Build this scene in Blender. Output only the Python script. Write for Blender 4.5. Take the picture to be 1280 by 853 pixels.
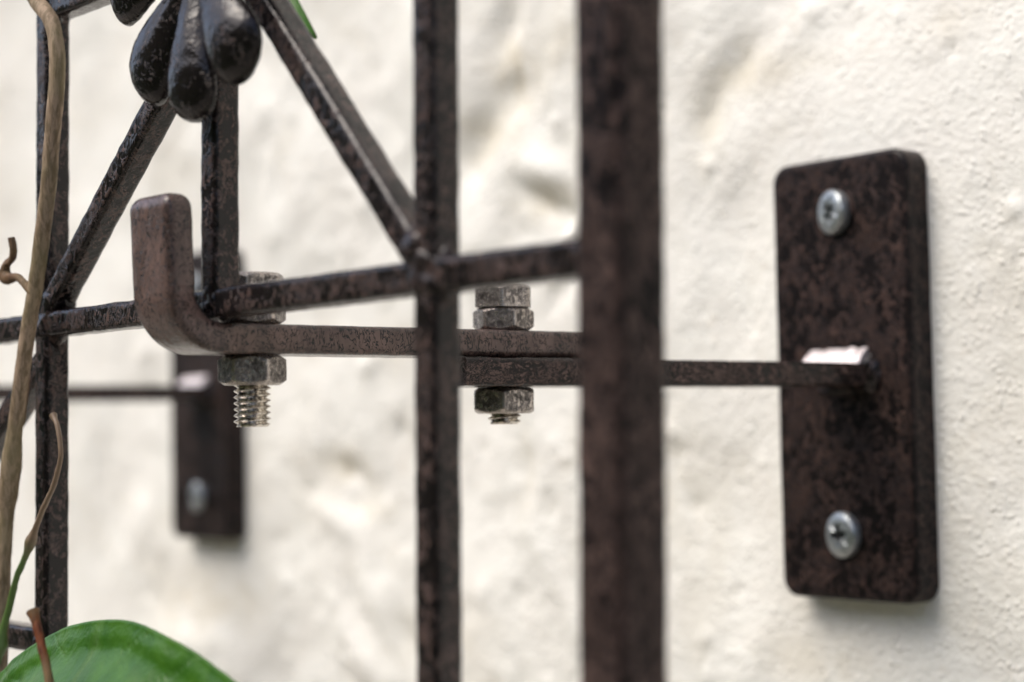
import bpy, bmesh, math, random
import numpy as np
from mathutils import Vector, Matrix, noise

# ---------------------------------------------------------------- clear
for o in list(bpy.data.objects): bpy.data.objects.remove(o)
S = bpy.context.scene
COL = S.collection
MM = 0.001          # geometry below is written in millimetres
rnd = random.Random(7)

# ---------------------------------------------------------------- camera
# world: wall runs along X, Z is up, the wall faces -Y (y = 0 is its surface)
cam_d = bpy.data.cameras.new('camera'); cam = bpy.data.objects.new('camera', cam_d)
COL.objects.link(cam); S.camera = cam
right = Vector((0.62971508, 0.77674832, -0.01099812))
up = Vector((0.03756228, -0.01630469, 0.99916126))
fwd = Vector((-0.77591752, 0.62960003, 0.03944374))
m = Matrix((right, up, -fwd)).transposed().to_4x4()
m.translation = Vector((262.73993, -311.11744, -7.03277)) * MM
cam.matrix_world = m
cam_d.sensor_width = 36.0
cam_d.lens = 2308.4 / 1280 * 36
cam_d.clip_start = 0.01; cam_d.clip_end = 400
cam_d.dof.use_dof = True
cam_d.dof.focus_distance = 0.317
cam_d.dof.aperture_fstop = 11.5
cam_d.dof.aperture_blades = 0

# ---------------------------------------------------------------- sky, sun, exposure
world = bpy.data.worlds.new('World'); S.world = world; world.use_nodes = True
wn = world.node_tree.nodes; wl = world.node_tree.links
sky = wn.new('ShaderNodeTexSky'); sky.sky_type = 'NISHITA'; sky.sun_disc = False
SUN_DIR = Vector((-0.20, -0.52, 0.78)).normalized()       # towards the sun
elev = math.asin(SUN_DIR.z)
sky.sun_elevation = elev
sky.sun_rotation = math.atan2(SUN_DIR.x, SUN_DIR.y)
sky.altitude = 0; sky.air_density = 0.8; sky.dust_density = 4.0; sky.ozone_density = 0.6
bg = wn['Background']; bg.inputs['Strength'].default_value = 0.15
wl.new(sky.outputs[0], bg.inputs['Color'])
sun_d = bpy.data.lights.new('sun', 'SUN'); sun = bpy.data.objects.new('sun', sun_d); COL.objects.link(sun)
sun_d.energy = 1.05; sun_d.angle = math.radians(38); sun_d.color = (1.0, 0.965, 0.91)
sun.rotation_euler = SUN_DIR.to_track_quat('Z', 'Y').to_euler()
S.view_settings.view_transform = 'Standard'; S.view_settings.look = 'None'
S.view_settings.gamma = 1.0; S.view_settings.use_curve_mapping = False
S.view_settings.exposure = 0.80
S.render.engine = 'CYCLES'

# ---------------------------------------------------------------- node helpers
class NT:
    def __init__(s, name):
        s.m = bpy.data.materials.new(name); s.m.use_nodes = True
        s.t = s.m.node_tree; s.n = s.t.nodes; s.l = s.t.links
        s.b = s.n['Principled BSDF']
        tc = s.n.new('ShaderNodeTexCoord'); mp = s.n.new('ShaderNodeMapping')
        mp.inputs['Scale'].default_value = (1000, 1000, 1000)
        s.l.new(tc.outputs['Object'], mp.inputs['Vector']); s.co = mp.outputs['Vector']
    def scaled(s, sc, loc=(0, 0, 0)):
        mp = s.n.new('ShaderNodeMapping'); mp.inputs['Scale'].default_value = sc; mp.inputs['Location'].default_value = loc
        s.l.new(s.co, mp.inputs['Vector']); return mp.outputs['Vector']
    def noise(s, scale, detail=3, rough=.55, dist=0, co=None):
        n = s.n.new('ShaderNodeTexNoise'); n.inputs['Scale'].default_value = scale
        n.inputs['Detail'].default_value = detail; n.inputs['Roughness'].default_value = rough
        n.inputs['Distortion'].default_value = dist
        s.l.new(co or s.co, n.inputs['Vector']); return n.outputs['Fac']
    def vor(s, scale, feature='F1', co=None, out='Distance'):
        n = s.n.new('ShaderNodeTexVoronoi'); n.feature = feature; n.inputs['Scale'].default_value = scale
        s.l.new(co or s.co, n.inputs['Vector']); return n.outputs[out]
    def math(s, op, a, b=None, clamp=False):
        n = s.n.new('ShaderNodeMath'); n.operation = op; n.use_clamp = clamp
        for i, v in enumerate((a, b)):
            if v is None: continue
            if isinstance(v, (int, float)): n.inputs[i].default_value = v
            else: s.l.new(v, n.inputs[i])
        return n.outputs[0]
    def ramp(s, v, lo, hi, a=0., b=1.):
        n = s.n.new('ShaderNodeMapRange'); n.interpolation_type = 'SMOOTHSTEP'
        for k, x in (('From Min', lo), ('From Max', hi), ('To Min', a), ('To Max', b)): n.inputs[k].default_value = x
        s.l.new(v, n.inputs['Value']); return n.outputs['Result']
    def mix(s, f, a, b):
        n = s.n.new('ShaderNodeMix'); n.data_type = 'RGBA'
        for i, v in ((0, f), (6, a), (7, b)):
            if isinstance(v, (int, float)): n.inputs[i].default_value = v
            elif isinstance(v, tuple): n.inputs[i].default_value = (*v, 1)
            else: s.l.new(v, n.inputs[i])
        return n.outputs[2]
    def attr(s, name):
        n = s.n.new('ShaderNodeAttribute'); n.attribute_name = name; return n.outputs['Fac']
    def bump(s, h, dist, strength=1.0, prev=None):
        n = s.n.new('ShaderNodeBump'); n.inputs['Strength'].default_value = strength
        n.inputs['Distance'].default_value = dist * MM; s.l.new(h, n.inputs['Height'])
        if prev: s.l.new(prev, n.inputs['Normal'])
        return n.outputs['Normal']
    def set(s, k, v):
        i = s.b.inputs[k]
        if isinstance(v, (int, float)): i.default_value = v
        elif isinstance(v, tuple): i.default_value = (*v, 1) if i.type == 'RGBA' else v
        else: s.l.new(v, i)

def bronze(name, black=0.5, brown=(0.105, 0.066, 0.055), rough=0.3, fleck=1.0, offs=(0, 0, 0), streak=(1, 1, .6), spec=.3, edgek=.95):
    """brown powder coat with a black antique patina: worm-like flecks and cloudy patches"""
    t = NT(name); co = t.scaled(streak, offs)
    warp = t.noise(.5 * fleck, 2, .5, co=co)
    n1 = t.noise(.85 * fleck, 3, .6, 1.4, co)
    n2 = t.noise(1.35 * fleck, 2, .5, 1.6, co)
    big = t.noise(.17, 3, .6, .4, co)
    line = t.ramp(t.math('ABSOLUTE', t.math('SUBTRACT', n1, .5)), .018, .034, 1, 0)      # ridged: thin worms
    line2 = t.ramp(t.math('ABSOLUTE', t.math('SUBTRACT', n2, .52)), .018, .04, 1, 0)
    keep = t.ramp(t.math('ADD', warp, black * .3), .49, .56)
    keep2 = t.ramp(t.math('SUBTRACT', 1.0 + black * .3, warp), .44, .50)
    mixn = t.math('ADD', t.math('MULTIPLY', n1, .55), t.math('MULTIPLY', big, .45))
    blot = t.ramp(mixn, .655 - black * .26, .69 - black * .26)
    k = t.math('MAXIMUM', t.math('MULTIPLY', line, keep), t.math('MULTIPLY', line2, keep2))
    k = t.math('MAXIMUM', k, blot)
    edge = t.attr('edge')
    en = t.math('MULTIPLY', edge, t.ramp(t.noise(.7, 3, .6, 0, co), .36, .52))
    k = t.math('MAXIMUM', k, t.math('MULTIPLY', en, edgek), True)
    k = t.math('MULTIPLY', k, .96)
    tint = t.mix(t.ramp(big, .35, .65), tuple(c * .75 for c in brown), tuple(c * 1.2 for c in brown))
    t.set('Base Color', t.mix(k, tint, (0.0045, 0.004, 0.0045)))
    t.set('Roughness', t.math('SUBTRACT', t.math('ADD', t.math('MULTIPLY', n1, .2), rough - .08), t.math('MULTIPLY', k, .08)))
    t.set('Specular IOR Level', spec)
    h = t.math('ADD', t.math('MULTIPLY', k, -.35), t.math('MULTIPLY', t.noise(.8, 2, .5, .5, co), 1.0))
    t.set('Normal', t.bump(h, .16))
    return t.m

M_HOOK = bronze('bronze_coat_light', .0, (0.122, 0.079, 0.067), .21, .72, (0, 0, 0), (1.1, .9, .55), .42, .45)
M_ARM = bronze('bronze_coat_arm', .50, (0.110, 0.071, 0.060), .22, .85, (0, 9, 0), (1, .6, 1), .24)
M_PLATE = bronze('bronze_coat_plate', .64, (0.066, 0.041, 0.034), .36, .70, (5, 3, 9), (1, 1, .8), .16)
M_BAR = bronze('bronze_coat_bar', .64, (0.088, 0.058, 0.050), .17, .66, (0, 0, 0), (1, 1, .75), .34)
M_FRAME = bronze('bronze_coat_frame', .46, (0.080, 0.054, 0.047), .34, .42, (0, 0, 0), (1, 1, .6), .10, .5)
M_PETAL = bronze('bronze_coat_dark', .93, (0.085, 0.060, 0.050), .19, 1.25, (2, 2, 2), (1, 1, .9), .34)

def m_weld():
    t = NT('weld_painted_highlight')
    t.set('Base Color', t.mix(t.ramp(t.noise(.5, 3), .5, .75), (.78, .71, .69), (.50, .41, .38)))  # pale base colour carries the sky highlight on the weld
    t.set('Metallic', .55); t.set('Roughness', .38)
    t.set('Normal', t.bump(t.noise(1.2, 3), .12)); return t.m
M_WELD = m_weld()

def m_zinc():
    t = NT('worn_zinc')
    n = t.noise(1.0, 4, .7, .6); s1 = t.noise(.9, 3, .6, 1.2, t.scaled((1.5, 1.5, .8)))
    k = t.ramp(t.math('ADD', t.math('MULTIPLY', n, .6), t.math('MULTIPLY', s1, .4)), .40, .60)
    wm = t.ramp(t.math('ABSOLUTE', t.math('SUBTRACT', s1, .5)), .01, .04, 1, 0)
    k = t.math('MAXIMUM', t.math('MULTIPLY', k, .95), t.math('MULTIPLY', wm, .9), True)
    k = t.math('MULTIPLY', k, t.math('SUBTRACT', 1., t.math('MULTIPLY', t.attr('wear'), .8)))
    t.set('Base Color', t.mix(k, t.mix(t.noise(.6, 2), (.62, .56, .52), (.36, .32, .29)), (.016, .013, .011)))
    t.set('Metallic', t.math('SUBTRACT', .9, t.math('MULTIPLY', k, .65)))
    t.set('Roughness', t.math('ADD', .14, t.math('MULTIPLY', n, .28)))
    t.set('Normal', t.bump(t.math('ADD', n, t.math('MULTIPLY', k, -.4)), .10)); return t.m
M_ZINC = m_zinc()
def m_thread():
    t = NT('thread_steel'); n = t.noise(1.4, 3, .6, .6)
    t.set('Base Color', t.mix(t.ramp(n, .42, .68), (.74, .69, .62), (.11, .095, .08)))
    t.set('Metallic', .95); t.set('Roughness', .2); t.set('Normal', t.bump(n, .04)); return t.m
M_THREAD = m_thread()
def m_screw():
    t = NT('bright_zinc_screw'); n = t.noise(.9, 3)
    t.set('Base Color', t.mix(t.ramp(n, .35, .7), (.50, .53, .54), (.28, .31, .31)))
    t.set('Metallic', .8); t.set('Roughness', .33); t.set('Normal', t.bump(n, .06)); return t.m
M_SCREW = m_screw()
def m_dark():
    t = NT('screw_recess_dark'); t.set('Base Color', (.03, .035, .035)); t.set('Metallic', .5); t.set('Roughness', .5); return t.m
M_RECESS = m_dark()

def m_wall():
    t = NT('limewashed_render')
    n = t.noise(.028, 4, .6, .3); g = t.noise(.55, 4, .65); v = t.noise(.12, 3, .6)
    base = t.mix(t.ramp(n, .35, .68), (.80, .80, .745), (.765, .755, .70))
    st = t.noise(.021, 4, .62, .6, t.scaled((1, 1, 1), (40, 0, 9)))
    base = t.mix(t.ramp(st, .50, .68, 0, .4), base, (.66, .635, .55))
    base = t.mix(t.ramp(v, .60, .78, 0, .4), base, (.66, .61, .52))
    shade_mix = t.math('MULTIPLY', t.attr('shade_dirt'), t.ramp(t.noise(.06, 4, .65, .8), .34, .6, .15, .95))
    base = t.mix(shade_mix, base, (.60, .555, .44))  # beige mix: painted shade of the hollows, with dirt
    spot = t.ramp(t.noise(.75, 2, .5), .68, .76, 0, .35)
    base = t.mix(spot, base, (.60, .59, .55))
    t.set('Base Color', base); t.set('Roughness', .82); t.set('Specular IOR Level', .25)
    gr = t.noise(1.3, 2, .5)
    b1 = t.bump(t.math('ADD', t.noise(.35, 5, .68), t.math('MULTIPLY', gr, -.35)), .5)
    warpn = t.n.new('ShaderNodeVectorMath'); warpn.operation = 'ADD'
    nz = t.n.new('ShaderNodeTexNoise'); nz.inputs['Scale'].default_value = .8; t.l.new(t.co, nz.inputs['Vector'])
    t.l.new(t.co, warpn.inputs[0]); t.l.new(nz.outputs['Color'], warpn.inputs[1])
    grains = t.math('MULTIPLY', t.ramp(t.vor(.62, 'F1', warpn.outputs[0]), .08, .5, 1, 0), t.ramp(t.noise(.16, 3, .6), .4, .62, .1, 1))
    t.set('Normal', t.bump(t.noise(1.3, 2, .6), .30, 1, t.bump(grains, .26, 1, t.bump(g, .35, 1, b1)))); return t.m
M_WALL = m_wall()

def m_bark(name='stem_bark', a=(.33, .245, .17), b=(.15, .11, .065)):
    t = NT(name); co = t.scaled((1, 1, .22))
    n = t.noise(1.1, 4, .65, .4, co); big = t.noise(.07, 2)
    c = t.mix(t.ramp(n, .35, .65), a, b)
    c = t.mix(t.ramp(big, .4, .65, 0, .5), c, (.20, .175, .09))
    t.set('Base Color', c); t.set('Roughness', .62); t.set('Specular IOR Level', .2)
    t.set('Normal', t.bump(n, .35)); return t.m
M_BARK = m_bark()
M_TWIG = m_bark('dry_twig_bark', (.17, .10, .055), (.08, .045, .028))
M_RED = m_bark('red_brown_stalk', (.15, .042, .012), (.06, .015, .006))
def m_green():
    t = NT('green_shoot'); g = t.attr('grad')
    n = t.noise(.8, 3)
    c = t.mix(g, t.mix(n, (.055, .115, .02), (.09, .15, .035)), t.mix(n, (.20, .14, .09), (.13, .085, .05)))
    t.set('Base Color', c); t.set('Roughness', .5); return t.m
M_SHOOT = m_green()
def m_leaf():
    t = NT('leaf_green'); n = t.noise(.16, 4, .6, .5); f = t.noise(.9, 3)
    c = t.mix(t.ramp(n, .3, .7), (.021, .085, .004), (.042, .125, .008))
    c = t.mix(t.ramp(f, .6, .75, 0, .25), c, (.05, .14, .018))
    vein = t.attr('vein')
    c = t.mix(t.math('MULTIPLY', vein, .4), c, (.08, .16, .04))
    t.set('Base Color', c); t.set('Roughness', .42); t.set('Specular IOR Level', .22)
    t.set('Coat Weight', .05)
    t.set('Normal', t.bump(t.math('ADD', t.math('MULTIPLY', f, .25), t.math('ADD', n, t.math('MULTIPLY', vein, -.6))), .5)); return t.m
M_LEAF = m_leaf()
def m_ground():
    t = NT('paving_and_added_bank'); n = t.noise(.004, 5); g = t.noise(.02, 5)
    sep = t.n.new('ShaderNodeSeparateXYZ'); t.l.new(t.co, sep.inputs[0])
    added_bank = t.ramp(sep.outputs[1], -1250, -1120, 1, 0)  # added unseen bank, dark for the glossy metal to reflect
    pav = t.mix(n, (.34, .31, .265), (.24, .22, .19))
    t.set('Base Color', t.mix(added_bank, pav, t.mix(t.ramp(g, .4, .6), (.035, .055, .016), (.075, .085, .035)))); t.set('Roughness', .9); return t.m
M_GROUND = m_ground()

# ---------------------------------------------------------------- object helpers
def mesh_obj(name, verts, faces, mat, parent=None, smooth=True, attrs=None, angle=None):
    me = bpy.data.meshes.new(name)
    me.from_pydata([tuple(c * MM for c in v) for v in verts], [], faces)
    me.materials.append(mat)
    if smooth: me.shade_smooth()
    if angle is not None: me.set_sharp_from_angle(angle=math.radians(angle))
    for k, vals in (attrs or {}).items():
        a = me.attributes.new(k, 'FLOAT', 'POINT'); a.data.foreach_set('value', vals)
    o = bpy.data.objects.new(name, me); COL.objects.link(o)
    if parent: o.parent = parent
    return o
def localise(o, root_mm):
    """the mesh was written in world mm: make it local to its root"""
    o.data.transform(Matrix.Translation(Vector(root_mm) * -MM)); return o
def thing(name, label, cat, at=(0, 0, 0), group=None):
    o = bpy.data.objects.new(name, None); COL.objects.link(o); o.location = Vector(at) * MM
    o.empty_display_size = .01
    o['label'] = label; o['category'] = cat
    if group: o['group'] = group
    return o
def copy_thing(root, loc_mm, label):
    r = root.copy(); COL.objects.link(r); r.location = Vector(loc_mm) * MM; r['label'] = label
    for ch in list(root.children):
        c = ch.copy(); COL.objects.link(c); c.parent = r
        for g in list(ch.children):
            d = g.copy(); COL.objects.link(d); d.parent = c
    return r

def smooth_path(pts, step):
    """Catmull-Rom through pts, about `step` apart"""
    P = [Vector(p) for p in pts]; P = [P[0] * 2 - P[1]] + P + [P[-1] * 2 - P[-2]]; out = []
    for i in range(1, len(P) - 2):
        n = max(2, int((P[i + 1] - P[i]).length / step))
        for k in range(n):
            t = k / n; a, b, c, d = P[i - 1:i + 3]
            out.append(.5 * ((2 * b) + (c - a) * t + (2 * a - 5 * b + 4 * c - d) * t * t + (3 * b - a - 3 * c + d) * t ** 3))
    out.append(P[-2]); return out

def rrect(w, h, r, n=3):
    """rounded rectangle w (axis 1) by h (axis 2) with an 'edge' weight per point"""
    pts = []; ed = []
    for cx, cy, a0 in ((w/2-r, h/2-r, 0), (-w/2+r, h/2-r, 90), (-w/2+r, -h/2+r, 180), (w/2-r, -h/2+r, 270)):
        for k in range(n + 1):
            a = math.radians(a0 + 90 * k / n); pts.append((cx + r * math.cos(a), cy + r * math.sin(a)))
            ed.append(1.0 if 0 < k < n else .25)
        # a point in the middle of the following flat keeps the edge tint narrow
    out = []; oe = []
    for i in range(len(pts)):
        out.append(pts[i]); oe.append(ed[i])
        if (i + 1) % (n + 1) == 0:
            a = pts[i]; b = pts[(i + 1) % len(pts)]
            for f in (.18, .5, .82): out.append((a[0] + (b[0]-a[0]) * f, a[1] + (b[1]-a[1]) * f)); oe.append(0.)
    return out, oe

def sweep(path, sect, side, wob=0., seed=0., capr=0., wfun=None):
    """sweep a section (list of 2d) along path. `side` = vector for the section's first axis"""
    pts, ed = sect; n = len(pts); V = []; F = []; E = []
    side = Vector(side).normalized(); L = len(path)
    for i, p in enumerate(path):
        p = Vector(p); a = Vector(path[max(0, i-1)]); b = Vector(path[min(L-1, i+1)])
        tg = (b - a).normalized(); s = (side - tg * side.dot(tg)).normalized(); u = tg.cross(s)
        sc = 1.
        sy = 1.
        if wfun: sc, sy = wfun(i, L)
        for (x, y), e in zip(pts, ed):
            q = p + s * x * sc + u * y * sy
            if wob: q += (s * x + u * y).normalized() * wob * noise.noise(q * .35 + Vector((seed, seed, 0)))
            V.append(q); E.append(e)
    for i in range(L - 1):
        for k in range(n):
            F.append((i*n+k, i*n+(k+1) % n, (i+1)*n+(k+1) % n, (i+1)*n+k))
    for i0, sgn in ((0, 1), ((L-1)*n, 0)):
        ring = list(range(i0, i0 + n)); c = sum((V[k] for k in ring), Vector()) / n
        V.append(c); E.append(.2); ci = len(V) - 1
        for k in range(n):
            f = (ring[k], ring[(k+1) % n], ci); F.append(f[::-1] if sgn else f)
    return V, F, {'edge': E}

def bar(name, a, b, w, h, side, mat, parent, root, r=.9, seed=0., step=2.0, wob=.16):
    a = Vector(a); b = Vector(b); n = max(2, int((b - a).length / step))
    path = [a.lerp(b, i / n) for i in range(n + 1)]
    V, F, A = sweep(path, rrect(w, h, r), side, wob, seed)
    return localise(mesh_obj(name, V, F, mat, parent, True, A, 50), root)

def blob(name, c, rad, mat, parent, root, seed=0., amp=.28):
    bm = bmesh.new(); bmesh.ops.create_icosphere(bm, subdivisions=4, radius=1.0)
    for v in bm.verts:
        d = v.co.normalized(); k = 1 + amp * noise.noise(d * 1.6 + Vector((seed, 0, 0))) + .06 * noise.noise(d * 6 + Vector((0, seed, 0)))
        v.co = Vector((d.x * rad[0], d.y * rad[1], d.z * rad[2])) * k + Vector(c)
    V = [v.co.copy() for v in bm.verts]; F = [tuple(v.index for v in f.verts) for f in bm.faces]; bm.free()
    return localise(mesh_obj(name, V, F, mat, parent, True, {'edge': [.35] * len(V)}), root)

def tube(name, pts, radf, mat, parent, root, nseg=14, step=.8, rough=.12, seed=0., grad=None, knots=()):
    path = smooth_path(pts, step); L = len(path); V = []; F = []; G = []
    ref = Vector((.3, 1, .1)).normalized()
    for i, p in enumerate(path):
        t = i / (L - 1); a = path[max(0, i-1)]; b = path[min(L-1, i+1)]
        tg = (b - a).normalized(); s = (ref - tg * ref.dot(tg)).normalized(); u = tg.cross(s)
        r = radf(t)
        for kt, kw, kh in knots: r += kh * math.exp(-((t - kt) / kw) ** 2)
        for k in range(nseg):
            th = 2 * math.pi * k / nseg; d = s * math.cos(th) + u * math.sin(th)
            rr = r * (1 + rough * noise.noise(Vector((p.x * .35, p.z * .35, th * .8 + seed))) + rough * .5 * noise.noise((p + d * r) * 1.3))
            V.append(p + d * rr); G.append(grad(t) if grad else 0.)
    for i in range(L - 1):
        for k in range(nseg): F.append((i*nseg+k, i*nseg+(k+1) % nseg, (i+1)*nseg+(k+1) % nseg, (i+1)*nseg+k))
    F.append(tuple(range(nseg))[::-1]); F.append(tuple(range((L-1)*nseg, L*nseg)))
    return localise(mesh_obj(name, V, F, mat, parent, True, {'grad': G}, 60), root)

# ================================================================ SETTING
def build_ground():
    """one sheet: paving at the foot of the wall, then an added bank opposite, out of view, to darken the metal reflections"""
    prof = [(60000, -900), (400, -900), (-1100, -900), (-1350, -860), (-1700, -350), (-2100, 350), (-2500, 950), (-3100, 1350), (-4500, 1500), (-60000, 1600)]  # rise added out of view to hide low sky from the metal
    xs = [-60000, -9000, -5000] + list(range(-4000, 4001, 250)) + [5000, 9000, 60000]
    V = []; F = []
    for x in xs:
        for k, (y, z) in enumerate(prof):
            w = 0 if k < 3 else 120*noise.noise(Vector((x*.002, k*.9, 0)))
            V.append((x, y + w, z + w*.8))
    n = len(prof)
    for i in range(len(xs)-1):
        for k in range(n-1): F.append((i*n+k, i*n+k+1, (i+1)*n+k+1, (i+1)*n+k))
    o = mesh_obj('ground', V, F, M_GROUND, None, True); o['kind'] = 'structure'
build_ground()

PLATES = [(1.0, 0.0), (-277, 0.4)]     # plate centres on the wall (x, z)

def fbm_grid(X, Z, scale, octaves, seed, rough=.5):
    """value noise, smooth interpolation, vectorised"""
    r = np.random.RandomState(seed); out = np.zeros_like(X); amp = 1.; tot = 0
    for o in range(octaves):
        T = r.rand(256, 256) * 2 - 1
        a = X / scale; b = Z / scale
        ia = np.floor(a).astype(int); ib = np.floor(b).astype(int); fa = a - ia; fb = b - ib
        fa = fa*fa*fa*(fa*(fa*6-15)+10); fb = fb*fb*fb*(fb*(fb*6-15)+10)
        g = lambda i, j: T[i % 256, j % 256]
        out += amp * ((g(ia, ib)*(1-fa)+g(ia+1, ib)*fa)*(1-fb) + (g(ia, ib+1)*(1-fa)+g(ia+1, ib+1)*fa)*fb)
        tot += amp; amp *= rough; ca, sa = .8, .6
        X, Z = X*ca - Z*sa + 13.7, X*sa + Z*ca - 7.1; scale *= .5
    return out / tot

def build_wall():
    def axis(lo, hi, fine, ends):
        core = np.arange(lo, hi + fine * .5, fine); l = []; s = fine; x = lo
        while x > ends[0]: s *= 1.25; x -= s; l.append(max(x, ends[0]))
        r = []; s = fine; x = hi
        while x < ends[1]: s *= 1.25; x += s; r.append(min(x, ends[1]))
        return np.array(l[::-1] + list(core) + r)
    xa = np.concatenate([axis(-480, -61, 1.3, (-3200, -61))[:], axis(-60, 75, .7, (-60, 2400))])
    za = axis(-145, 185, 1.0, (-900, 1500))
    X, Z = np.meshgrid(xa, za, indexing='ij')
    wx = X + 14 * fbm_grid(X, Z, 70, 2, 3); wz = Z + 14 * fbm_grid(X, Z, 70, 2, 4)
    H = 5.0 * fbm_grid(wx, wz, 95, 3, 11, .45)                       # the stones under the limewash
    rid = 1 - np.abs(fbm_grid(wx, wz, 60, 3, 21, .5)) * 2.2            # trowel ridges and ledges
    H += .25 * np.clip(rid, 0, 1) ** 2
    H += .85 * fbm_grid(X + 31, Z, 26, 4, 61, .55)
    rs = np.random.RandomState(5)                                     # pimples and pits of the brushed limewash
    for _ in range(420):
        x, z = rs.uniform(-330, 70), rs.uniform(-110, 120); s0 = rs.uniform(.9, 3.0) if x > -60 else rs.uniform(2, 6)
        h = rs.uniform(.25, .85) * (1 if rs.rand() < .6 else -1) * min(1, s0/2.2)
        i0, i1 = np.searchsorted(xa, (x - 4*s0, x + 4*s0)); j0, j1 = np.searchsorted(za, (z - 4*s0, z + 4*s0))
        xx, zz = X[i0:i1, j0:j1], Z[i0:i1, j0:j1]; e = rs.uniform(.6, 1.6)
        H[i0:i1, j0:j1] += h * np.exp(-(((xx-x)/s0)**2 + ((zz-z)/s0/e)**2)**1.3)
    H += .30 * fbm_grid(wx, wz, 14, 3, 31, .55)
    H += .30 * np.clip(fbm_grid(X, Z, 4.2, 3, 41, .6), -.2, 1) * np.clip(.6 + fbm_grid(X, Z, 40, 2, 42), 0, 1.2)
    # local lumps, hollows and ledges seen in the photograph: x, z, sx, sz, height, angle
    feats = [(28.6, 40.5, 2.6, 2.6, 1.6, 0), (28.2, 38.0, 1.2, 1.0, -.8, 0), (28, 18.8, 3.2, 2.6, 1.7, 0), (25.2, 67.5, 1.1, 1.9, -2.6, 20),
             (34, 63, 5, 4, 1.0, 30), (21, 70, 6, 2.2, 1.1, 15), (-20, 78, 14, 5, 1.6, 35), (-35, 74, 10, 5, -2.0, 35), (-46, 64, 9, 4.5, -1.8, 65),
             (-30, 58, 16, 9, 2.4, 20), (-55, 44, 5, 16, 1.2, 10), (12, 62, 12, 5, -1.0, 20),
             (-119, 97, 10, 6, -3.2, 60), (-116, 78, 9, 10, -2.6, 80), (-134, 66, 14, 7, -3.2, 40), (-150, 95, 22, 26, 5.0, 0), (-103, 56, 11, 5, 3.2, -20),
             (-102, 47, 11, 3, -2.6, -25), (-95, 36, 9, 3, 2.4, 45), (-92, 30, 10, 3, -1.8, 45), (-130, 40, 16, 14, 2.0, 0),
             (-198, -24, 9, 4, -3.2, -15), (-192, -32, 10, 5, -2.4, 10), (-205, -38, 16, 5, 2.4, -20), (-182, -62, 14, 7, 3.0, -45), (-168, -72, 14, 5, -3.0, -45),
             (-190, -80, 20, 6, 3.4, -40), (-112, -22, 4, 10, -2.0, 10), (-106, -45, 12, 4, 1.6, -55), (-95, -60, 5, 12, 1.6, 20),
             (-300, -62, 20, 12, -3.4, 20), (-330, -45, 12, 22, 3.4, -30), (-285, -85, 40, 12, 4.5, 5), (-240, -88, 14, 12, -3, 30), (-360, 20, 30, 30, 2.5, 0)]
    for x, z, sx, sz, h, a in feats:
        c, s = math.cos(math.radians(a)), math.sin(math.radians(a))
        u = ((X-x)*c + (Z-z)*s) / sx; v = (-(X-x)*s + (Z-z)*c) / sz
        H += (1.05 if x < -85 and z > 20 else .75) * h * np.exp(-(u*u + v*v))
    # the render is flat where the brackets are screwed down
    for px, pz in PLATES:
        d = np.maximum(np.abs(X - px) / 22, np.abs(Z - pz) / 52)
        k = np.clip((d - .95) / .9, 0, 1); k = k*k*(3-2*k)
        H = H * k + (.25 + .12 * fbm_grid(X, Z, 9, 2, 51)) * (1 - k)
    Y = -H
    nx, nz = X.shape
    V = np.stack([X, Y, Z], -1).reshape(-1, 3) * MM
    i, j = np.meshgrid(np.arange(nx-1), np.arange(nz-1), indexing='ij'); q = i*nz + j
    F = np.stack([q, q+nz, q+nz+1, q+1], -1).reshape(-1, 4)
    SHADE_DIRT = np.zeros_like(X)                                              # shade of the hollows and dirt, painted as beige patches
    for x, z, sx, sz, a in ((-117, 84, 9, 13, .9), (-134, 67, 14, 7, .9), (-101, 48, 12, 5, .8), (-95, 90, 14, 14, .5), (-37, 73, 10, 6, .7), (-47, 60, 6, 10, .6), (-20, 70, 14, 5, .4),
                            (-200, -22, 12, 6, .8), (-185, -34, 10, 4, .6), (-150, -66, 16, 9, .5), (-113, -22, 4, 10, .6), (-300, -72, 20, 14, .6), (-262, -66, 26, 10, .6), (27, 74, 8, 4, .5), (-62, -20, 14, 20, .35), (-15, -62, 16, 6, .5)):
        SHADE_DIRT += a * np.exp(-((X-x)/sx)**2 - ((Z-z)/sz)**2)
    SHADE_DIRT = np.clip(SHADE_DIRT, 0, 1).ravel()
    # sides and back: the wall has its thickness
    ring = [k*nz for k in range(nx)] + [(nx-1)*nz + k for k in range(1, nz)] + [k*nz + nz-1 for k in range(nx-2, -1, -1)] + [k for k in range(nz-2, 0, -1)]
    B = V[ring].copy(); B[:, 1] = .35; n0 = len(V); nr = len(ring)
    V = np.concatenate([V, B]); ring = np.array(ring)
    SF = np.stack([ring, n0 + np.arange(nr), n0 + (np.arange(nr)+1) % nr, np.roll(ring, -1)], -1)
    F = np.concatenate([F, SF])
    me = bpy.data.meshes.new('wall')
    me.vertices.add(len(V)); me.vertices.foreach_set('co', V.astype(np.float32).ravel())
    nf = len(F); extra = nr
    me.loops.add(nf*4 + extra); me.polygons.add(nf + 1)
    me.loops.foreach_set('vertex_index', np.concatenate([F.ravel(), n0 + np.arange(nr)[::-1]]).astype(np.int32))
    me.polygons.foreach_set('loop_start', np.concatenate([np.arange(nf)*4, [nf*4]]).astype(np.int32))
    me.update(calc_edges=True); me.validate(); me.shade_smooth()
    me.materials.append(M_WALL)
    at = me.attributes.new('shade_dirt', 'FLOAT', 'POINT'); at.data.foreach_set('value', np.concatenate([SHADE_DIRT, np.zeros(len(V) - len(SHADE_DIRT))]).astype(np.float32))
    o = bpy.data.objects.new('wall', me); COL.objects.link(o)
    o['label'] = 'uneven cream-white limewashed stone wall filling the background'; o['category'] = 'wall'
build_wall()

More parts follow.
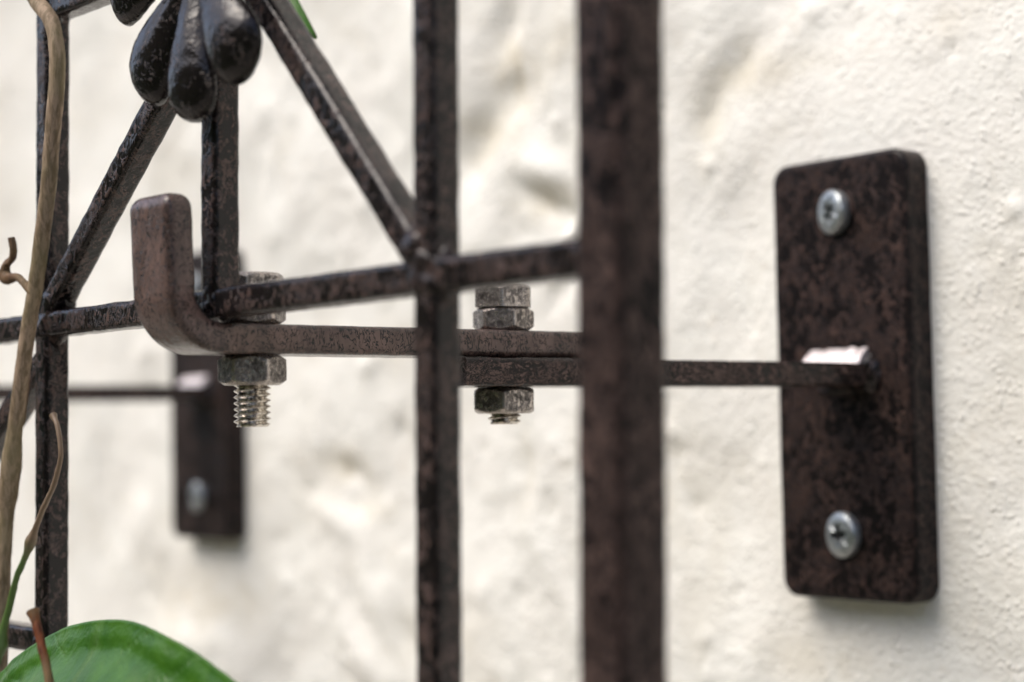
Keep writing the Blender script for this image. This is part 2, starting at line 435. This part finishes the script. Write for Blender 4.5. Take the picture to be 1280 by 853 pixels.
# ================================================================ WALL BRACKETS
def plate_mesh(W, H, T, r, parent):
    """rounded plate in XZ, back at y=+2.5 (let into the render), front at y=-T, with a soft front edge"""
    rings = []; E = []
    prof = [(0, 2.5, 0), (0, -T + 1.5, 0), (0, -T + 1.05, .6), (.14, -T + .5, 1), (.5, -T + .14, 1), (1.05, -T, .55), (2.0, -T, 0)]
    V = []
    seg = 8; cols = 4*(seg+1)
    def outline(ins):
        w, h, rr = W/2 - ins, H/2 - ins, max(.3, r - ins); out = []
        for cx, cz, a0 in ((w-rr, h-rr, 0), (-w+rr, h-rr, 90), (-w+rr, -h+rr, 180), (w-rr, -h+rr, 270)):
            for k in range(seg+1):
                a = math.radians(a0 + 90*k/seg); out.append((cx + rr*math.cos(a), cz + rr*math.sin(a)))
        # subdivide the straights
        full = []
        for i, p in enumerate(out):
            full.append(p)
            if (i+1) % (seg+1) == 0:
                q = out[(i+1) % len(out)]; n = 14
                for k in range(1, n): full.append((p[0]+(q[0]-p[0])*k/n, p[1]+(q[1]-p[1])*k/n))
        return full
    F = []; n = None
    for ins, y, e in prof:
        o = outline(ins); n = len(o)
        for x, z in o:
            w = .16*noise.noise(Vector((x*.12, y*.3, z*.12)))
            V.append((x + w*(1 if x > 0 else -1), y, z)); E.append(e)
    for i in range(len(prof)-1):
        for k in range(n): F.append((i*n+k, (i+1)*n+k, (i+1)*n+(k+1) % n, i*n+(k+1) % n))
    V.append((0, -T, 0)); E.append(0); ci = len(V)-1; b = (len(prof)-1)*n
    for k in range(n): F.append((b+k, ci, b+(k+1) % n))
    F.append(tuple(range(n)))
    return mesh_obj('back_plate', V, F, M_PLATE, parent, True, {'edge': E}, 40)

def screw_mesh(cx, cz, y0, parent, rot, rad=5.0, tilt=10.):
    """pan head with a cross recess; faces -Y"""
    V = []; F = []; A = []; nr, na = 26, 72
    def hgt(x, z):
        r = math.hypot(x, z)/rad
        h = 1.0*math.sqrt(max(0, 1 - min(1, r)**2.6))
        a = math.atan2(z, x) - rot; d = 1e9
        u, v = math.cos(a)*r*rad, math.sin(a)*r*rad
        rec = 0.
        for p, q in ((u, v), (v, u)):
            if abs(p) < 2.6:
                wd = .72 + .30*(1 - abs(p)/2.6)
                rec = max(rec, min(1, max(0, (wd - abs(q))/.22))*min(1, (2.6-abs(p))/.3))
        p2, q2 = (u+v)*.7071, (u-v)*.7071
        for p, q in ((p2, q2), (q2, p2)):
            if 1.5 < abs(p) < 3.3: rec = max(rec, .22*min(1, max(0, (.28-abs(q))/.12)))
        core = min(1, max(0, (1.35 - r*rad)/.25)); rec = max(rec, core)
        return h - 1.5*rec, rec
    V.append((cx, y0 - hgt(0, 0)[0], cz)); A.append(1.)
    for i in range(1, nr+1):
        rr = rad*(i/nr)**.9
        for k in range(na):
            a = 2*math.pi*k/na; x, z = rr*math.cos(a), rr*math.sin(a); h, rc = hgt(x, z)
            V.append((cx+x, y0-h, cz+z)); A.append(rc)
    for k in range(na): V.append((cx+rad*1.01*math.cos(2*math.pi*k/na), y0+2.2, cz+rad*1.01*math.sin(2*math.pi*k/na))); A.append(0)
    for k in range(na): F.append((0, 1+(k+1) % na, 1+k))
    for i in range(nr):
        b = 1+i*na
        for k in range(na): F.append((b+k, b+(k+1) % na, b+na+(k+1) % na, b+na+k))
    tl = math.tan(math.radians(tilt)); V = [(x, y - (x-cx)*tl, z) for x, y, z in V]
    o = mesh_obj('screw', V, F, M_SCREW, parent, True, None, 55)
    # dark recess: faces that lie deep in the cross
    o.data.materials.append(M_RECESS)
    for p in o.data.polygons:
        if min(A[v] for v in p.vertices) > .85: p.material_index = 1
    return o

ARM_X0, ARM_X1, ARM_Z0, ARM_Z1 = -5.6, 7.4, -2.15, 2.85
def wall_bracket(px, label, arm_to=-115.0):
    root = thing('wall_bracket', label, 'wall bracket', (px, 0, 0), 'brackets screwed to the white wall')
    o = plate_mesh(37.6, 95, 7.2, 4.2, root)
    # arm: flat bar standing out of the plate
    y0, y1 = -6.5, arm_to
    n = 60; path = [Vector((0, y0 + (y1-y0)*i/n, 0)) for i in range(n+1)]
    cx, cz = (ARM_X0+ARM_X1)/2 + .9, (ARM_Z0+ARM_Z1)/2
    V, F, A = sweep([p + Vector((cx, 0, cz)) for p in path], rrect(ARM_X1-ARM_X0, ARM_Z1-ARM_Z0, .7), (1, 0, 0), .12, 3)
    mesh_obj('arm', V, F, M_ARM, root, True, A, 50)
    # weld fillet above the arm, running round its near corner
    V = []; F = []; n = 40
    for i in range(n+1):
        x = -10.6 + (7.4+10.6)*i/n; e = min(1, i/5)
        h = (3.6*(.35+.65*e)) +   .7*noise.noise(Vector((x*.5, 2, 0))); d = 3.4*(.35+.65*e) + .2*noise.noise(Vector((x*.6, 7, 0)))
        for k in range(7):
            t = k/6; bul = .32*math.sin(math.pi*t)
            V.append((x, -7.0 - d*t - bul, ARM_Z1 - .15 + h*(1-t) + bul))
        V.append((x, -6.8, ARM_Z1 - .5))
    for i in range(n):
        for k in range(8): F.append((i*8+k, i*8+(k+1) % 8, (i+1)*8+(k+1) % 8, (i+1)*8+k))
    F.append(tuple(range(8))[::-1]); F.append(tuple(range(n*8, n*8+8)))
    mesh_obj('weld_bead', V, F, M_WELD, root, True, None, 60)
    blob('weld_bead', (8.0, -7.4, .6), (2.6, 2.3, 3.9), M_BAR, root, (0, 0, 0), 4., .3)
    blob('weld_bead', (0.5, -7.0, ARM_Z0 - .3), (7.5, 1.7, 1.3), M_PLATE, root, (0, 0, 0), 8., .3)
    screw_mesh(-1.0, 35.6, -8.2, root, .5, 4.8, 17); screw_mesh(-.9, -33.6, -8.0, root, .15, 4.9, 12)
    return root
near = wall_bracket(0.1, 'brown metal wall bracket at the right, with two silver screws in its sharp upright plate')
near.rotation_euler.y = math.radians(-.8)
far = copy_thing(near, (-277, 0, 0.4), 'blurred far wall bracket at the left, seen behind the hook and its bolt')

# ================================================================ HOOK STRAP
def hook_strap():
    root = thing('hook_strap', 'brown flat strap bent up into a hook at its left end, bolted onto bracket arm', 'hook', (-.5, -100, 5.5))
    y_far, zc, T = -72.0, 5.6, 4.9
    yo, R = -168.9, 7.6                   # centreline of upright, centreline bend radius
    path = [Vector((-.5, y_far + (yo + R - y_far)*i/50, zc)) for i in range(51)]
    for k in range(1, 17):
        a = math.radians(90*k/16); path.append(Vector((-.5, yo + R - R*math.sin(a), zc + R - R*math.cos(a))))
    ztop, rr = 28.4, 2.3
    for k in range(1, 12): path.append(Vector((-.5, yo - .05*k, zc + R + (ztop - rr - zc - R)*k/11)))
    steps = [math.radians(a) for a in (12, 24, 36, 48, 60, 72, 84)]
    for a in steps: path.append(Vector((-.5, yo - .56, ztop - rr + rr*math.sin(a))))
    def wf(i, L):
        k = i - (L - len(steps))
        if k < 0: return 1., 1.
        ins = rr*(1 - math.cos(steps[k])); return (6.4 - ins)/6.4, (2.45 - ins*.75)/2.45
    V, F, A = sweep(path, rrect(12.8, T, 1.1), (1, 0, 0), .14, 5, wfun=wf)
    localise(mesh_obj('strap', V, F, M_HOOK, root, True, A, 60), (-.5, -100, 5.5))
hook_strap()

# ================================================================ BOLTS
def hex_mesh(name, z0, z1, rot, parent, af=10.0, top=True, bottom=True, mat=M_ZINC, seed=0.):
    na = 144; V = []; F = []; W = []; h = z1 - z0
    zs = sorted(set([0, .08, .2, .35, .5, .65, .8, .95, 1.15, h/2, h-1.15, h-.95, h-.8, h-.65, h-.5, h-.35, h-.2, h-.08, h]))
    def rad(a, z):
        k = (a - rot) % (math.pi/3) - math.pi/6
        r = af/2/math.cos(k)
        r = min(r, af/2*1.125)
        if top: r = min(r, af/2*.90 + (h - z)*1.45)
        if bottom: r = min(r, af/2*.90 + z*1.45)
        return r
    for z in zs:
        for k in range(na):
            a = 2*math.pi*k/na; r = rad(a, z)*(1 + .008*noise.noise(Vector((math.cos(a)*3, math.sin(a)*3, z + seed))))
            V.append((r*math.cos(a), r*math.sin(a), z0+z))
            kk = (a - rot) % (math.pi/3); cd = min(kk, math.pi/3-kk)*5.5; zd = min(z, h-z)
            W.append(max(math.exp(-(cd/.35)**2), .8*math.exp(-(zd/.5)**2)))
    nz = len(zs)
    for i in range(nz-1):
        for k in range(na): F.append((i*na+k, i*na+(k+1) % na, (i+1)*na+(k+1) % na, (i+1)*na+k))
    for b, s in ((0, 0), ((nz-1)*na, 1)):
        V.append((0, 0, z0 if b == 0 else z1)); W.append(0); c = len(V)-1
        for k in range(na):
            f = (b+k, b+(k+1) % na, c); F.append(f if s else f[::-1])
    return mesh_obj(name, V, F, mat, parent, True, {'wear': W}, 24)
def thread_mesh(z0, z1, parent):
    na, spp = 40, 8; n = int((z1-z0)*spp/1.0); V = []; F = []
    for i in range(n+1):
        z = z0 + (z1-z0)*i/n
        for k in range(na):
            a = 2*math.pi*k/na; ph = (z - a/(2*math.pi)) % 1.0
            tri = abs(ph - .5)*2; tri = min(max((tri-.12)/.76, 0), 1)
            r = 2.36 + .70*tri
            r = min(r, 2.5 + (z - z0)*1.0)            # chamfered tip
            V.append((r*math.cos(a), r*math.sin(a), z))
    for i in range(n):
        for k in range(na): F.append((i*na+k, i*na+(k+1) % na, (i+1)*na+(k+1) % na, (i+1)*na+k))
    F.append(tuple(range(na))[::-1]); F.append(tuple(range(n*na, n*na+na)))
    return mesh_obj('threaded_shank', V, F, M_THREAD, parent, True, None, 70)
view_az = math.atan2(-311+153, 262)         # roughly towards the camera
def bolt(at, label, tip, nut0, nut1, r_low, r_mid, r_top):
    root = thing('bolt', label, 'bolt', at, 'hexagon bolts through the strap')
    z = at[2]
    thread_mesh(tip - z, 8.3 - z, root)
    hex_mesh('nut', nut0 - z, nut1 - z, r_low, root, 10.0 if at[1] < -120 else 10.8, seed=at[1])
    hex_mesh('nut', 8.15 - z, 12.35 - z, r_mid, root, seed=at[1]+3)
    hex_mesh('bolt_head', 12.45 - z, 16.6 - z, r_top, root, seed=at[1]+5, bottom=False)
    return root
# face normal at angle rot+30deg ; corner at rot
ca = math.atan2(-311+152.7, 262.7)
bolt((-.5, -152.7, 5.5), 'left bolt beside the hook, its long bare silver thread hanging below the strap', -8.7, -1.85, 3.08, ca - math.radians(33), ca - math.radians(22), ca - math.radians(10))
cb = math.atan2(-311+99.5, 262.7)
bolt((-.5, -99.5, 5.5), 'second bolt in the middle, clamping strap and arm with a short thread end', -8.9, -6.95, -2.25, cb - math.radians(1), cb - math.radians(38), cb - math.radians(3))

# ================================================================ TRELLIS
TY = -161.0
RT = (3.6, TY, 11.0)
def trellis():
    root = thing('trellis', 'dark bronze garden trellis of square bars hung in the hook before the wall', 'trellis', RT)
    def vb(x0, z0, x1, z1, w, name='vertical_bar', mat=M_BAR, seed=0, r=.9): return bar(name, (x0, TY, z0), (x1, TY, z1), w, w, (1, 0, 0), mat, root, RT, r, seed)
    vb(99.9, 128, 97.6, -106, 8.2, 'frame_bar', M_FRAME, 1, 1.3)
    vb(62.4, 128, 61.0, -106, 4.95, seed=2)
    vb(3.9, 64, 3.5, 11.5, 4.85, seed=3)
    vb(-57.2, 128, -59.2, -106, 4.95, seed=4)
    vb(-94, 128, -96, -106, 7.5, 'frame_bar', M_FRAME, 5, 1.3)
    def hb(x0, z0, x1, z1, w=4.75, seed=0.): return bar('horizontal_bar', (x0, TY, z0), (x1, TY, z1), w, w, (0, 1, 0), M_BAR, root, RT, .85, seed)
    hb(-94.5, 9.9, -57.5, 10.5, seed=11); hb(-59.5, 10.5, 3.6, 11.1, seed=12); hb(3.2, 11.1, 62.5, 11.75, seed=13); hb(60.5, 11.75, 98.5, 12.1, seed=14)
    hb(-59, 69.7, 62, 68.6, seed=16); hb(62, 68.6, 99, 68.2, seed=17)
    hb(-95, -48.9, -58.5, -48.0, seed=18)
    def db(a, b, seed): 
        d = Vector((b[0]-a[0], 0, b[1]-a[1])).normalized(); s = Vector((-d.z, 0, d.x))
        return bar('diagonal_bar', (a[0], TY, a[1]), (b[0], TY, b[1]), 4.7, 4.7, tuple(s), M_BAR, root, RT, .9, seed)
    db((-57.5, 13.5), (3, 60.5), 21); db((3, 73.8), (60.5, 13), 22); db((-60.0, 3.5), (-93.5, -17.5), 23)
    for c, r, s in (((-57.9, TY, 10.4), (4.3, 3.0, 4.2), 1), ((61.7, TY, 11.9), (4.5, 3.2, 4.4), 2), ((3.4, TY-.1, 11.6), (3.4, 2.9, 3.2), 3),
                    ((96.2, TY, 12.1), (5.0, 3.6, 4.6), 5), ((-56.7, TY, 69.6), (3.6, 3.0, 3.4), 6), ((-59.4, TY, -48.2), (3.8, 3.0, 3.6), 7), ((-55.6, TY, 14.6), (3.6, 2.8, 3.6), 8), ((58.8, TY, 15.4), (3.4, 2.9, 3.8), 9)):
        blob('weld_bead', c, r, M_BAR, root, RT, s*3.3)
    # cast flower in the middle of the cell
    fy = TY - 4.2; fc = Vector((6.2, fy, 66.5))
    hub = blob('flower', tuple(fc + Vector((0, -1.2, 0))), (5.5, 3.6, 5.5), M_PETAL, root, RT, 2., .05)
    NP = 8
    for i in range(NP):
        ang = math.radians((0, 38, 86, 131, 180, 229, 274, 321)[i]); d = Vector((math.sin(ang), 0, -math.cos(ang))); s = Vector((math.cos(ang), 0, math.sin(ang)))
        Lp = 27.0; V = []; F = []; nt, nk = 30, 28
        tab = [(0, .30), (.15, .36), (.3, .47), (.45, .64), (.6, .85), (.72, .98), (.80, 1.), (.88, .90), (.94, .70), (.98, .42), (1, .05)]
        def w(t):
            for (a, x), (b, y) in zip(tab, tab[1:]):
                if t <= b: return x + (y-x)*(t-a)/(b-a)
            return .05
        for it in range(nt+1):
            t = 1 - (1 - it/nt)**1.35; wd = w(t)
            if t > .8: wd = math.sqrt(max(0, 1 - ((t-.8)/.2)**2))*.98 + .02
            out = 1.6*math.sin(math.pi*min(1, t*.95)) + .8*t
            c = fc + d*(Lp*t) + Vector((0, -out, 0))
            for k in range(nk):
                th = 2*math.pi*k/nk; x = math.cos(th); y = math.sin(th)
                a = 6.5*wd*x; b = (3.4 if y < 0 else 1.4)*wd*y*abs(y)**.0
                groove = 0.
                if y < 0:                     # two raised flutes that fade towards the tip
                    f = max(0, 1 - t/.62)
                    groove = f*(1.0*math.exp(-((x-.25)/.13)**2) + .8*math.exp(-((x+.40)/.13)**2))
                p = c + s*a + Vector((0, b - groove, 0))
                p += Vector((0, .12*noise.noise(p*.6), 0))
                V.append(p)
        for it in range(nt):
            for k in range(nk): F.append((it*nk+k, (it+1)*nk+k, (it+1)*nk+(k+1) % nk, it*nk+(k+1) % nk))
        F.append(tuple(range(nk))); F.append(tuple(range(nt*nk, nt*nk+nk))[::-1])
        localise(mesh_obj('petal', V, F, M_PETAL, hub, True, {'edge': [.15]*len(V)}), RT)
trellis()

# ================================================================ CLIMBING PLANT
PR = (-64, -168, -60)
def plant():
    root = thing('climbing_plant', 'woody vine stem climbing the left trellis bar, with a big green leaf at its foot', 'climbing plant', PR)
    st = [(-82, -166, 112), (-66, -167, 90), (-54.5, -168, 74.5), (-49.9, -168, 69.1), (-43.6, -168, 64.2), (-41.2, -168, 58.0), (-41.4, -168, 52), (-42.9, -168, 44.3), (-45.4, -168, 32.2), (-49.6, -168, 18.9),
          (-54.6, -168, 5.3), (-59.9, -168, -12.3), (-63.6, -168, -30.1), (-65.8, -168, -55.8), (-68, -168, -90), (-66, -168, -150), (-60, -167, -240)]
    stem = tube('stem', st, lambda t: 1.42 - .05*t + .25*max(0, .3-t), M_BARK, root, PR, 18, .9, .08, 1., None, ((.385, .012, .55), (.40, .006, .3)))
    tube('side_twig', [(-50.2, -168.6, 15.6), (-52.5, -169, 17.6), (-56.0, -169, 19.0), (-59.5, -169, 18.9), (-61.2, -169, 19.8), (-60.4, -169, 21.6), (-58.2, -169, 22.3), (-56.8, -169.3, 23.8), (-56.8, -169.6, 26.3)],
         lambda t: .78 - .2*abs(t-.5), M_TWIG, stem, PR, 12, .45, .35, 4., None, ((.55, .10, .45),))
    tube('side_twig', [(-52.0, -167.2, 12.5), (-55.0, -166.4, 12.0), (-57.6, -166.2, 8.0), (-57.2, -166.4, 1.0), (-60, -166, -8)], lambda t: .6 - .2*t, M_TWIG, stem, PR, 10, .5, .25, 6.)
    tube('tendril', [(-43.0, -168, -6.3), (-41.4, -168, -8.0), (-40.2, -168, -11.2), (-40.0, -168, -14.0), (-42.4, -168, -18.4), (-44.9, -168, -20.9), (-48.6, -168, -24.6), (-53.4, -168, -30.6), (-58.4, -168, -36.2), (-62.0, -168, -42.5), (-64.6, -169, -50.5), (-66, -168.5, -60)],
         lambda t: .42 + .32*t, M_SHOOT, stem, PR, 10, .4, .22, 9., lambda t: max(0, min(1, (.52 - t)/.1)), ((.44, .03, .5), (.82, .035, .9), (.0, .01, .3)))
    # big leaf: outline in pixels of the real plane y=-182; upper rim curls back, blade falls towards the viewer
    top = [(-76.0, -60.4), (-64.8, -56.5), (-54.2, -52.5), (-47.4, -49.0), (-34.4, -44.1), (-25.1, -41.6), (-13.4, -39.7), (-3.8, -39.2), (5.4, -40.1), (13.0, -41.6), (19.0, -43.2), (27.1, -45.5), (33.8, -47.9), (39.1, -51.2)]
    def rim(u):
        f = u*(len(top)-1); i = min(int(f), len(top)-2); t = f - i
        P = [Vector((*top[max(0, min(len(top)-1, j))], 0)) for j in (i-1, i, i+1, i+2)]
        a, b, c, d = P; q = .5*((2*b)+(c-a)*t+(2*a-5*b+4*c-d)*t*t+(3*b-a-3*c+d)*t**3); return q.x, q.y
    nu, nv = 150, 90; V = []; F = []; G = []
    tipx, tipz = -8., -128.
    for i in range(nu+1):
        u = i/nu; x, z = rim(u)
        for j in range(nv+1):
            v = j/nv; s = v**1.15
            k = 1 - s
            px = tipx + (x-tipx)*(k*1.0 + .30*math.sin(math.pi*s)*(.9)) if True else x
            pz = z + (tipz - z)*s
            drop = max(0, z - pz); sm = lambda a, b: (lambda q: q*q*(3-2*q))(min(1, max(0, (drop-a)/(b-a))))
            curl = (1.1*sm(0, 3.5) + 5.6*sm(3.4, 12)*(1-.7*abs(u-.45)*2)) - 14*max(0, s-.2)   # rim band stands up, then the blade folds towards the viewer
            py = -173.0 - curl + .8*abs(u-.45)*2*(1-s)
            lob = .9*noise.noise(Vector((px*.07, pz*.09, 3))) + .25*noise.noise(Vector((px*.3, pz*.3, 1)))
            V.append((px, py + lob, pz))
            mid = math.exp(-((u-.46)/.008)**2)
            q = (u-.46); sd = abs(q)*7 + s*9; vv = abs((sd % 1.) - .5)*2
            G.append(min(1, mid + .5*max(0, (vv-.93)/.07)*min(1, abs(q)*12)))
    for i in range(nu):
        for j in range(nv): F.append((i*(nv+1)+j, (i+1)*(nv+1)+j, (i+1)*(nv+1)+j+1, i*(nv+1)+j+1))
    lf = localise(mesh_obj('leaf', V, F, M_LEAF, root, True, {'vein': G}), PR)
    so = lf.modifiers.new('thickness', 'SOLIDIFY'); so.thickness = .35*MM; so.offset = 0
    tube('cut_stalk', [(-16.3, -184, -37.8), (-15.4, -184, -38.9), (-13.6, -184, -42.0), (-11.6, -184, -45.4), (-10.1, -184, -48.4), (-8.4, -184, -54.0), (-7.3, -184, -66.2)], lambda t: .68 + .10*t, M_RED, root, PR, 12, .4, .18, 2., None, ((.0, .035, .42),))
plant()

def back_leaf():
    r = (-36, -125, 80)
    root = thing('leaf_sprig', 'pale green pointed leaf blurred behind the upper right diagonal bar', 'leaf', r)
    a = Vector((-58, -126, 96)); b = Vector((-29.8, -122, 64.5)); V = []; F = []; G = []
    ax = (b-a).normalized(); sd = Vector((.62, 0, .75)); nv = 24
    for i in range(nv+1):
        t = i/nv; w = 3.0*math.sin(math.pi*t**.8)**.9
        for j in range(9):
            s = (j-4)/4; p = a.lerp(b, t) + sd*w*s + Vector((0, 1.5*abs(s), 0)); V.append(p); G.append(1. if j == 4 else 0.)
    for i in range(nv):
        for j in range(8): F.append((i*9+j, i*9+j+1, (i+1)*9+j+1, (i+1)*9+j))
    l = localise(mesh_obj('blade', V, F, M_LEAF, root, True, {'vein': G}), r)
    so = l.modifiers.new('thickness', 'SOLIDIFY'); so.thickness = .3*MM
    tube('leaf_stalk', [a, (-64, -128, 108), (-72, -130, 125), (-80, -140, 150)], lambda t: .7, M_SHOOT, root, r, 8, 1., .1)
back_leaf()
